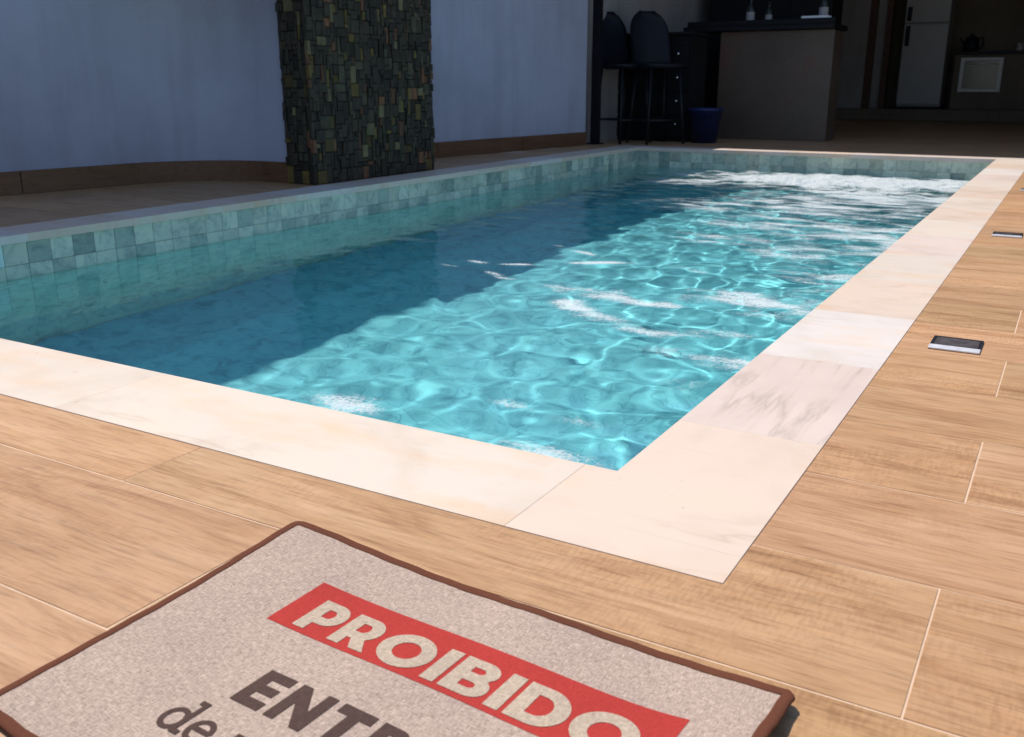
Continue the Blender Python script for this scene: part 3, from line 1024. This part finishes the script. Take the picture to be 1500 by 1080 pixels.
# high-backed bar chairs
def bar_chair(x, y, rz, label):
    s = thing('bar_chair', label, 'chair', (x, y, 0), 'black bar chairs by the terrace wall')
    ca, sa = math.cos(rz), math.sin(rz)
    R = lambda p: (p[0] * ca - p[1] * sa, p[0] * sa + p[1] * ca, p[2])
    def put(mb, name, m, smooth=False):
        mb.v = [R(p) for p in mb.v]
        return mb.link(name, m, s, s.location, smooth)
    # seat: rounded shell, slightly dished
    mb = MB()
    n = 28
    rings = [(0, .715), (.10, .716), (.17, .722), (.205, .73), (.213, .724), (.205, .70), (.15, .685), (0, .682)]
    vv, ff = [], []
    for r, z in rings:
        for k in range(n):
            a = 2 * PI * k / n
            e = (abs(math.cos(a)) ** 4 + abs(math.sin(a)) ** 4) ** -.25
            vv.append((r * e * math.cos(a), r * e * math.sin(a) * .95, z))
    for i in range(len(rings) - 1):
        for k in range(n):
            a, b = i * n + k, i * n + (k + 1) % n
            ff.append((a, a + n, b + n, b))
    mb.add(vv, ff)
    put(mb, 'seat', 'black_plastic', True)
    # backrest: tall curved shell with a rounded top, leaning back
    mb = MB()
    nu, nz = 13, 12
    vv, ff = [], []
    for side in (0, 1):
        for j in range(nz):
            tz = j / (nz - 1)
            z = .72 + .50 * tz
            hw = .205 * (1.0 if tz < .6 else math.sqrt(max(.02, 1 - ((tz - .6) / .4) ** 2 * .86)))
            for i in range(nu):
                u = -1 + 2 * i / (nu - 1)
                vv.append((u * hw, -.19 - .13 * tz ** 1.4 + .06 * u * u + (side * .018), z))
    N = nu * nz
    for j in range(nz - 1):
        for i in range(nu - 1):
            a = j * nu + i
            ff.append((a, a + 1, a + nu + 1, a + nu))
            ff.append((N + a, N + a + nu, N + a + nu + 1, N + a + 1))
    for j in range(nz - 1):
        for i in (0, nu - 1):
            a = j * nu + i
            ff.append((a, a + nu, N + a + nu, N + a))
    for i in range(nu - 1):
        for j in (0, nz - 1):
            a = j * nu + i
            ff.append((a, N + a, N + a + 1, a + 1))
    mb.add(vv, ff)
    put(mb, 'backrest', 'black_plastic', True)
    for sx in (-1, 1):
        for sy in (-1, 1):
            put(MB().tube([(sx * .15, sy * .14, .69), (sx * .20, sy * .19, .0)], [.015, .012], 8), 'leg', 'black_metal', True)
    put(MB().tube([(.184 * sx_, .174 * sy_, .22) for sx_, sy_ in ((-1, -1), (1, -1), (1, 1), (-1, 1), (-1, -1))], .009, 8), 'footrest', 'black_metal', True)
    return s
bar_chair(-3.34, 7.52, math.radians(-112), 'black high backed bar chair nearest the steel post')
bar_chair(-3.02, 7.60, math.radians(-128), 'black high backed bar chair leaning towards the bar counter')

# far kitchen on the step: grey panels, reddish door frame, refrigerator, worktop with oven
gp = thing('partition_panel', 'upright grey partition panel left of the reddish door frame', 'partition', (-2.7, 15.05, .18))
box('panel', 'plaster_back', (-2.97, -2.54, 15.0, 15.1, .1785, 2.6), gp, .004)
df = thing('door_frame', 'dark reddish wooden door frame standing open in the back kitchen', 'door', (-2.4, 15.2, .18))
box('jamb', 'red_brown', (-2.53, -2.43, 14.98, 15.12, .1785, 2.3), df, .003)
box('leaf', 'plaster_back', (-2.425, -2.29, 15.03, 15.08, .1785, 2.25), df, .003)
box('jamb', 'red_brown', (-2.285, -2.20, 14.98, 15.12, .1785, 2.3), df, .003)
rfg = thing('refrigerator', 'pale upright refrigerator standing on the step in the back kitchen', 'refrigerator', (-1.7, 15.3, .18))
box('body', 'white_enamel', (-2.02, -1.40, 15.06, 15.6, .21, 1.98), rfg, .012)
dr = box('freezer_door', 'white_enamel', (-2.02, -1.40, 15.0, 15.055, 1.43, 1.98), rfg, .012)
box('handle', 'black_plastic', (-1.99, -1.93, 14.965, 15.0, 1.46, 1.66), dr, .006)
dr = box('door', 'white_enamel', (-2.02, -1.40, 15.0, 15.055, .24, 1.415), rfg, .012)
box('handle', 'black_plastic', (-1.99, -1.93, 14.965, 15.0, 1.1, 1.39), dr, .006)
box('foot', 'black_plastic', (-2.0, -1.42, 15.08, 15.58, .1785, .21), rfg, .004)
wk = thing('kitchen_worktop', 'dark worktop on a brown base unit at the right of the back kitchen', 'worktop', (-.2, 15.2, .18))
box('base_unit', 'plaster_brown', (-1.26, .9, 15.05, 15.6, .1785, .965), wk, .004)
box('slab', 'black_granite', (-1.28, .92, 15.0, 15.62, .966, 1.01), wk, .004)
ov = thing('oven', 'white framed oven set under the dark worktop', 'oven', (-.89, 15.04, .68))
for b in ((-1.17, -.60, .43, .475), (-1.17, -.60, .875, .92), (-1.17, -1.12, .4755, .8745), (-.65, -.60, .4755, .8745)):
    box('frame', 'oven_white', (b[0], b[1], 15.0, 15.049, b[2], b[3]), ov, .004)
box('glass_door', 'smoked_glass', (-1.119, -.651, 15.02, 15.049, .476, .874), ov, .003)
MB().tube([(-.2, 0, 0), (.2, 0, 0)], .010, 8).link('handle', 'zinc', ov, (-.885, 14.995, .83), True)
kt = thing('kettle', 'dark kettle standing on the kitchen worktop above the oven', 'kettle', (-1.08, 15.2, 1.0105))
MB().lathe([(0, 0), (.10, 0), (.11, .02), (.105, .12), (.085, .2), (.03, .225), (.018, .24), (.018, .255), (0, .258)], 20).link('body', 'black_plastic', kt, kt.location, True)
MB().tube([(.09, 0, .17), (.15, 0, .2), (.165, 0, .14), (.15, 0, .06), (.105, 0, .04)], .012, 8).link('handle', 'black_plastic', kt, kt.location, True)
MB().tube([(-.09, 0, .11), (-.14, 0, .16), (-.165, 0, .2)], [.02, .015, .011], 8).link('spout', 'black_plastic', kt, kt.location, True)
cp = thing('mug', 'small pale mug on the kitchen worktop at the right', 'mug', (-.42, 15.15, 1.0105))
MB().lathe([(0, 0), (.042, 0), (.046, .01), (.046, .11), (.041, .11), (.039, .012), (0, .012)], 18).link('cup', 'white_enamel', cp, cp.location, True)
MB().tube([(.045, 0, .09), (.075, 0, .085), (.08, 0, .05), (.045, 0, .025)], .007, 6).link('handle', 'white_enamel', cp, cp.location, True)

# ------------------------------------------------------------------ recessed deck lights
def deck_light(x, y, label):
    s = thing('deck_light', label, 'light fixture', (x, y, 0), 'deck lights in a row along the pool')
    w, d = .102, .114
    x, y = x, y
    fz0, fz1 = .0008, .0052
    for b in ((-w / 2, w / 2, -d / 2, -d / 2 + .030), (-w / 2, w / 2, d / 2 - .008, d / 2), (-w / 2, -w / 2 + .006, -d / 2 + .0302, d / 2 - .0082), (w / 2 - .006, w / 2, -d / 2 + .0302, d / 2 - .0082)):
        front = b[3] < 0
        MB().box(b[0], b[1], b[2], b[3], fz0, fz1 if front else fz1 - .0006, .0012).link('rim', 'zinc' if front else 'black_metal', s, (x, y, 0))
    MB().box(-w / 2 + .0065, w / 2 - .0065, -d / 2 + .0306, d / 2 - .0086, .0008, .0040, .001).link('lens', 'smoked_glass', s, (x, y, 0))
deck_light(.352, 1.015, 'square deck light with dark lens nearest the camera, right of the veined slab')
deck_light(.338, 2.825, 'square deck light in the wood look floor, second along the pool')
deck_light(.338, 4.635, 'square deck light farthest along the pool by the right edge')

# ------------------------------------------------------------------ doormat
MW, MH = .645, .425
MA = math.radians(-3.5)
MUX = Vector((math.cos(MA), math.sin(MA), 0))
MVX = Vector((math.sin(MA), -math.cos(MA), 0))
MO = Vector((-.345 * .8, -.478 * .8, 0))
mat_root = thing('doormat', 'beige woven doormat with brown binding and a red printed band', 'doormat', MO + MUX * (MW / 2) + MVX * (MH / 2))
def mz(u, v_):
    z = .0045
    z += .008 * math.exp(-((u / .13) ** 2 + (v_ / .11) ** 2))
    z += .008 * math.exp(-(((MW - u) / .10) ** 2 + (v_ / .10) ** 2))
    z += .020 * math.exp(-((MW - u) / .07) ** 2) * (1 - math.exp(-(v_ / .10) ** 2))
    z += .004 * math.exp(-((u / .08) ** 2 + ((MH - v_) / .12) ** 2))
    z += .0012 * math.sin(u * 19 + v_ * 7) + .0012
    return z
def mp_(u, v_, h=0.0):
    if u < .12:
        u += .028 * (v_ / MH) * (1 - u / .12)        # the left edge runs slightly askew
    return MO + MUX * u + MVX * v_ + UZ * (mz(u, v_) + h) - mat_root.location
def corner_pull(u, v_, r=.010):
    """rounded corners of the mat outline"""
    cu = min(max(u, r), MW - r); cv = min(max(v_, r), MH - r)
    du, dv = u - cu, v_ - cv
    if du and dv:
        k = max(abs(du), abs(dv)) / math.hypot(du, dv)
        return cu + du * k, cv + dv * k
    return u, v_
nu, nvv = 66, 44
vv, ff = [], []
for h in (0, -.003):
    for j in range(nvv):
        for i in range(nu):
            u, w_ = corner_pull(MW * i / (nu - 1), MH * j / (nvv - 1))
            vv.append(mp_(u, w_, h))
n = nu * nvv
for j in range(nvv - 1):
    for i in range(nu - 1):
        a = j * nu + i
        ff.append((a + nu, a + nu + 1, a + 1, a))
        ff.append((n + a, n + a + 1, n + a + nu + 1, n + a + nu))
for i in range(nu - 1):
    ff.append((i, i + 1, n + i + 1, n + i)); a = (nvv - 1) * nu + i; ff.append((a + 1, a, n + a, n + a + 1))
for j in range(nvv - 1):
    a = j * nu; ff.append((a + nu, a, n + a, n + a + nu)); a += nu - 1; ff.append((a, a + nu, n + a + nu, n + a))
link('weave', mesh('weave', vv, ff, 'mat_weave', False), mat_root, mat_root.location)
# binding: a rounded strip folded over the edge
out = []
r = .010
def arc(cx, cy, a0):
    return [(cx + r * math.cos(a0 + k * PI / 12), cy + r * math.sin(a0 + k * PI / 12)) for k in range(7)]
def edge(p, q, n_):
    return [(p[0] + (q[0] - p[0]) * k / n_, p[1] + (q[1] - p[1]) * k / n_) for k in range(1, n_)]
path = arc(r, r, PI) + edge((r, 0), (MW - r, 0), 40) + arc(MW - r, r, -PI / 2) + edge((MW, r), (MW, MH - r), 28) + arc(MW - r, MH - r, 0) + edge((MW - r, MH), (r, MH), 40) + arc(r, MH - r, PI / 2) + edge((0, MH - r), (0, r), 28)
vv, ff = [], []
prof = [(.0100, .0003), (.0097, .0008), (.008, .0011), (.003, .0011), (-.0010, .0008), (-.0018, -.001), (-.001, -.0038), (.004, -.0042), (.012, -.0040)]
m_ = len(prof)
for k, (u, w_) in enumerate(path):
    a, b = path[k - 1], path[(k + 1) % len(path)]
    tu, tv = b[0] - a[0], b[1] - a[1]
    ll = math.hypot(tu, tv)
    nu_, nv_ = -tv / ll, tu / ll                       # inward
    for d_, h in prof:
        wob = .0006 * math.sin(k * 1.7) + .0004 * math.sin(k * .61)
        uu, w2 = u + nu_ * (d_ + wob), w_ + nv_ * (d_ + wob)
        vv.append(mp_(uu, w2, h))
for k in range(len(path)):
    for j in range(m_ - 1):
        a, b = k * m_ + j, ((k + 1) % len(path)) * m_ + j
        ff.append((a, b, b + 1, a + 1))
link('binding', mesh('binding', vv, ff, 'mat_binding', True), mat_root, mat_root.location)
# red band
bu0, bu1, bv0, bv1 = .133, .579, .087, .173
nb, nc = 46, 9
vv = [mp_(bu0 + (bu1 - bu0) * i / nb, bv0 + (bv1 - bv0) * j / nc, .0004) for j in range(nc + 1) for i in range(nb + 1)]
ff = [((j + 1) * (nb + 1) + i, (j + 1) * (nb + 1) + i + 1, j * (nb + 1) + i + 1, j * (nb + 1) + i) for j in range(nc) for i in range(nb)]
link('printed_band', mesh('printed_band', vv, ff, 'mat_print_red'), mat_root, mat_root.location)

# lettering: heavy capitals drawn as outlines (unit cap height, y up)
def ell(cx, cy, rx, ry, a0=0, a1=360, n_=28):
    return [(cx + rx * math.cos(math.radians(a0 + (a1 - a0) * k / n_)), cy + ry * math.sin(math.radians(a0 + (a1 - a0) * k / n_))) for k in range(n_ + (0 if abs(a1 - a0) == 360 else 1))]
B_ = .27                                              # stem width
def g_P():
    return .76, [[(0, 0), (B_, 0), (B_, .26), (.42, .26)] + ell(.42, .63, .34, .37, -90, 90, 16) + [(0, 1)], [(B_, .49)] + ell(.40, .63, .10, .14, -90, 90, 10) + [(B_, .77)]]
def g_R():
    return .82, [[(0, 0), (B_, 0), (B_, .27), (.36, .27), (.52, 0), (.84, 0), (.63, .33)] + ell(.42, .64, .35, .36, -50, 90, 16) + [(0, 1)], [(B_, .50)] + ell(.41, .64, .10, .14, -90, 90, 10) + [(B_, .78)]]
def g_O():
    return 1.10, [ell(.55, .5, .55, .52), ell(.55, .5, .265, .265)]
def g_I():
    return .28, [[(0, 0), (.28, 0), (.28, 1), (0, 1)]]
def g_B():
    return .82, [[(0, 0), (.48, 0)] + ell(.50, .285, .32, .285, -90, 55, 14) + ell(.46, .735, .31, .265, -35, 90, 12) + [(0, 1)],
                 [(B_, .21)] + ell(.47, .295, .09, .085, -90, 90, 8) + [(B_, .38)], [(B_, .62)] + ell(.44, .70, .085, .08, -90, 90, 8) + [(B_, .78)]]
def g_D():
    return .92, [[(0, 0), (.42, 0)] + ell(.42, .5, .50, .5, -90, 90, 22) + [(0, 1)], [(B_, .24)] + ell(.41, .5, .23, .26, -90, 90, 16) + [(B_, .76)]]
def g_E():
    return .76, [[(0, 0), (.76, 0), (.76, .23), (.28, .23), (.28, .39), (.70, .39), (.70, .61), (.28, .61), (.28, .77), (.75, .77), (.75, 1), (0, 1)]]
def g_N():
    return .95, [[(0, 0), (.27, 0), (.27, .54), (.70, 0), (.95, 0), (.95, 1), (.68, 1), (.68, .46), (.25, 1), (0, 1)]]
def g_T():
    return .84, [[(.28, 0), (.56, 0), (.56, .76), (.84, .76), (.84, 1), (0, 1), (0, .76), (.28, .76)]]
def g_A():
    return 1.08, [[(0, 0), (.28, 0), (.35, .19), (.72, .19), (.79, 0), (1.08, 0), (.67, 1), (.41, 1)], [(.43, .40), (.64, .40), (.54, .68)]]
GL = dict(P=g_P, R=g_R, O=g_O, I=g_I, B=g_B, D=g_D, E=g_E, N=g_N, T=g_T, A=g_A)
def word(text, u0, u1, vb, cap, m, h, gap=.09):
    ws = [GL[c]() for c in text]
    tot = sum(w for w, _ in ws) + gap * (len(ws) - 1)
    sx = (u1 - u0) / tot
    x = u0
    for w, loops in ws:
        polys = [[Vector((x + p[0] * sx, vb - p[1] * cap, 0)) for p in lp] for lp in loops]
        tris = tessellate_polygon(polys)
        flat = [p for lp in polys for p in lp]
        bm = bmesh.new()
        bv = [bm.verts.new((p.x, p.y, 0)) for p in flat]
        for t3 in tris:
            try: bm.faces.new([bv[i] for i in t3])
            except ValueError: pass
        bmesh.ops.subdivide_edges(bm, edges=[e for e in bm.edges if e.calc_length() > .012], cuts=2)
        bmesh.ops.triangulate(bm, faces=bm.faces)
        for q in bm.verts:
            q.co = mp_(q.co.x, q.co.y, h)
        bm.normal_update()
        for fc in bm.faces:
            if fc.normal.z < 0: fc.normal_flip()
        me = bpy.data.meshes.new('letter')
        bm.to_mesh(me); bm.free()
        me.materials.append(MAT[m])
        link('letter', me, mat_root, mat_root.location)
        x += (w + gap) * sx
word('PROIBIDO', .163, .553, .1655, .0545, 'mat_letter', .0009)
word('ENTRAR', .2085, .500, .287, .053, 'mat_print_brown', .0006, .17)

# typewriter lower case, drawn as pen strokes (unit x-height = .65)
def strokes(ch):
    k = .65
    if ch == 'd': return .78, [ell(.32, .32, .27, .31, 0, 360, 22) + [(.59, .32)], [(.60, 1.02), (.60, .03)], [(.44, 1.0), (.62, 1.0)], [(.60, .03), (.78, .03)]]
    if ch == 'e': return .68, [[(.05, .34), (.60, .34)] + ell(.33, .32, .27, .31, 4, 320, 20)]
    if ch == 'm': return 1.05, [[(.10, k), (.10, .02)], ell(.31, .40, .20, .23, 180, 0, 10) + [(.51, .02)], ell(.72, .40, .20, .23, 180, 0, 10) + [(.92, .02)], [(0, k), (.12, k)], [(0, .02), (.22, .02)], [(.42, .02), (.62, .02)], [(.82, .02), (1.04, .02)]]
    if ch == 'a': return .70, [ell(.30, .42, .24, .21, 160, 0, 10) + [(.54, .03)], ell(.28, .19, .22, .17, 0, 360, 16), [(.54, .03), (.70, .03)]]
    if ch == 'u': return .80, [[(.12, k), (.12, .24)] + ell(.36, .24, .24, .22, 180, 360, 10) + [(.60, k)], [(.60, .24), (.60, .03)], [(0, k), (.14, k)], [(.48, k), (.62, k)], [(.60, .03), (.76, .03)]]
    if ch == 'h': return .82, [[(.12, 1.0), (.12, .02)], ell(.36, .40, .24, .23, 180, 0, 10) + [(.60, .02)], [(0, 1.0), (.14, 1.0)], [(0, .02), (.24, .02)], [(.48, .02), (.74, .02)]]
    if ch == 'o': return .70, [ell(.33, .32, .28, .31, 0, 360, 24) + [(.61, .32)]]
    if ch == 'r': return .62, [[(.14, k), (.14, .02)], ell(.38, .36, .24, .27, 180, 50, 10), [(.02, k), (.16, k)], [(.0, .02), (.30, .02)]]
def script(text, u0, vb, cap, pen):
    x = u0
    q = 0
    for ch in text:
        if ch == ' ':
            x += .42 * cap; continue
        w, st = strokes(ch)
        mb = MB()
        for s_i, pl in enumerate(st):
            pts2 = [Vector((x + p[0] * cap, vb - p[1] * cap)) for p in pl]
            vv, ff = [], []
            for i, p in enumerate(pts2):
                a, b = pts2[max(i - 1, 0)], pts2[min(i + 1, len(pts2) - 1)]
                d = (b - a).normalized()
                if len(pts2) > 20 and (pts2[0] - pts2[-2]).length < pen * 2 and i in (0, len(pts2) - 1):
                    pass
                nn = Vector((-d.y, d.x)) * pen / 2
                e = d * (pen * .3 if i == len(pts2) - 1 else -pen * .3 if i == 0 else 0)
                for sgn in (-1, 1):
                    t2 = p + nn * sgn + e
                    vv.append(mp_(t2.x, t2.y, .0006 + s_i * .0001))
            for i in range(len(pts2) - 1):
                ff.append((2 * i, 2 * i + 1, 2 * i + 3, 2 * i + 2))
            mb.add(vv, ff)
        me = mb.mesh('letter', 'mat_print_brown')
        link('letter', me, mat_root, mat_root.location)
        x += (w + .06) * cap
script('de mau humor', .177, .3465, .041, .0058)

print('tris', sum(len(o.data.polygons) for o in COL.objects if o.type == 'MESH'), 'stones', len(allst), 'planks', len(planks), len(shown), 'foam', len(quad))
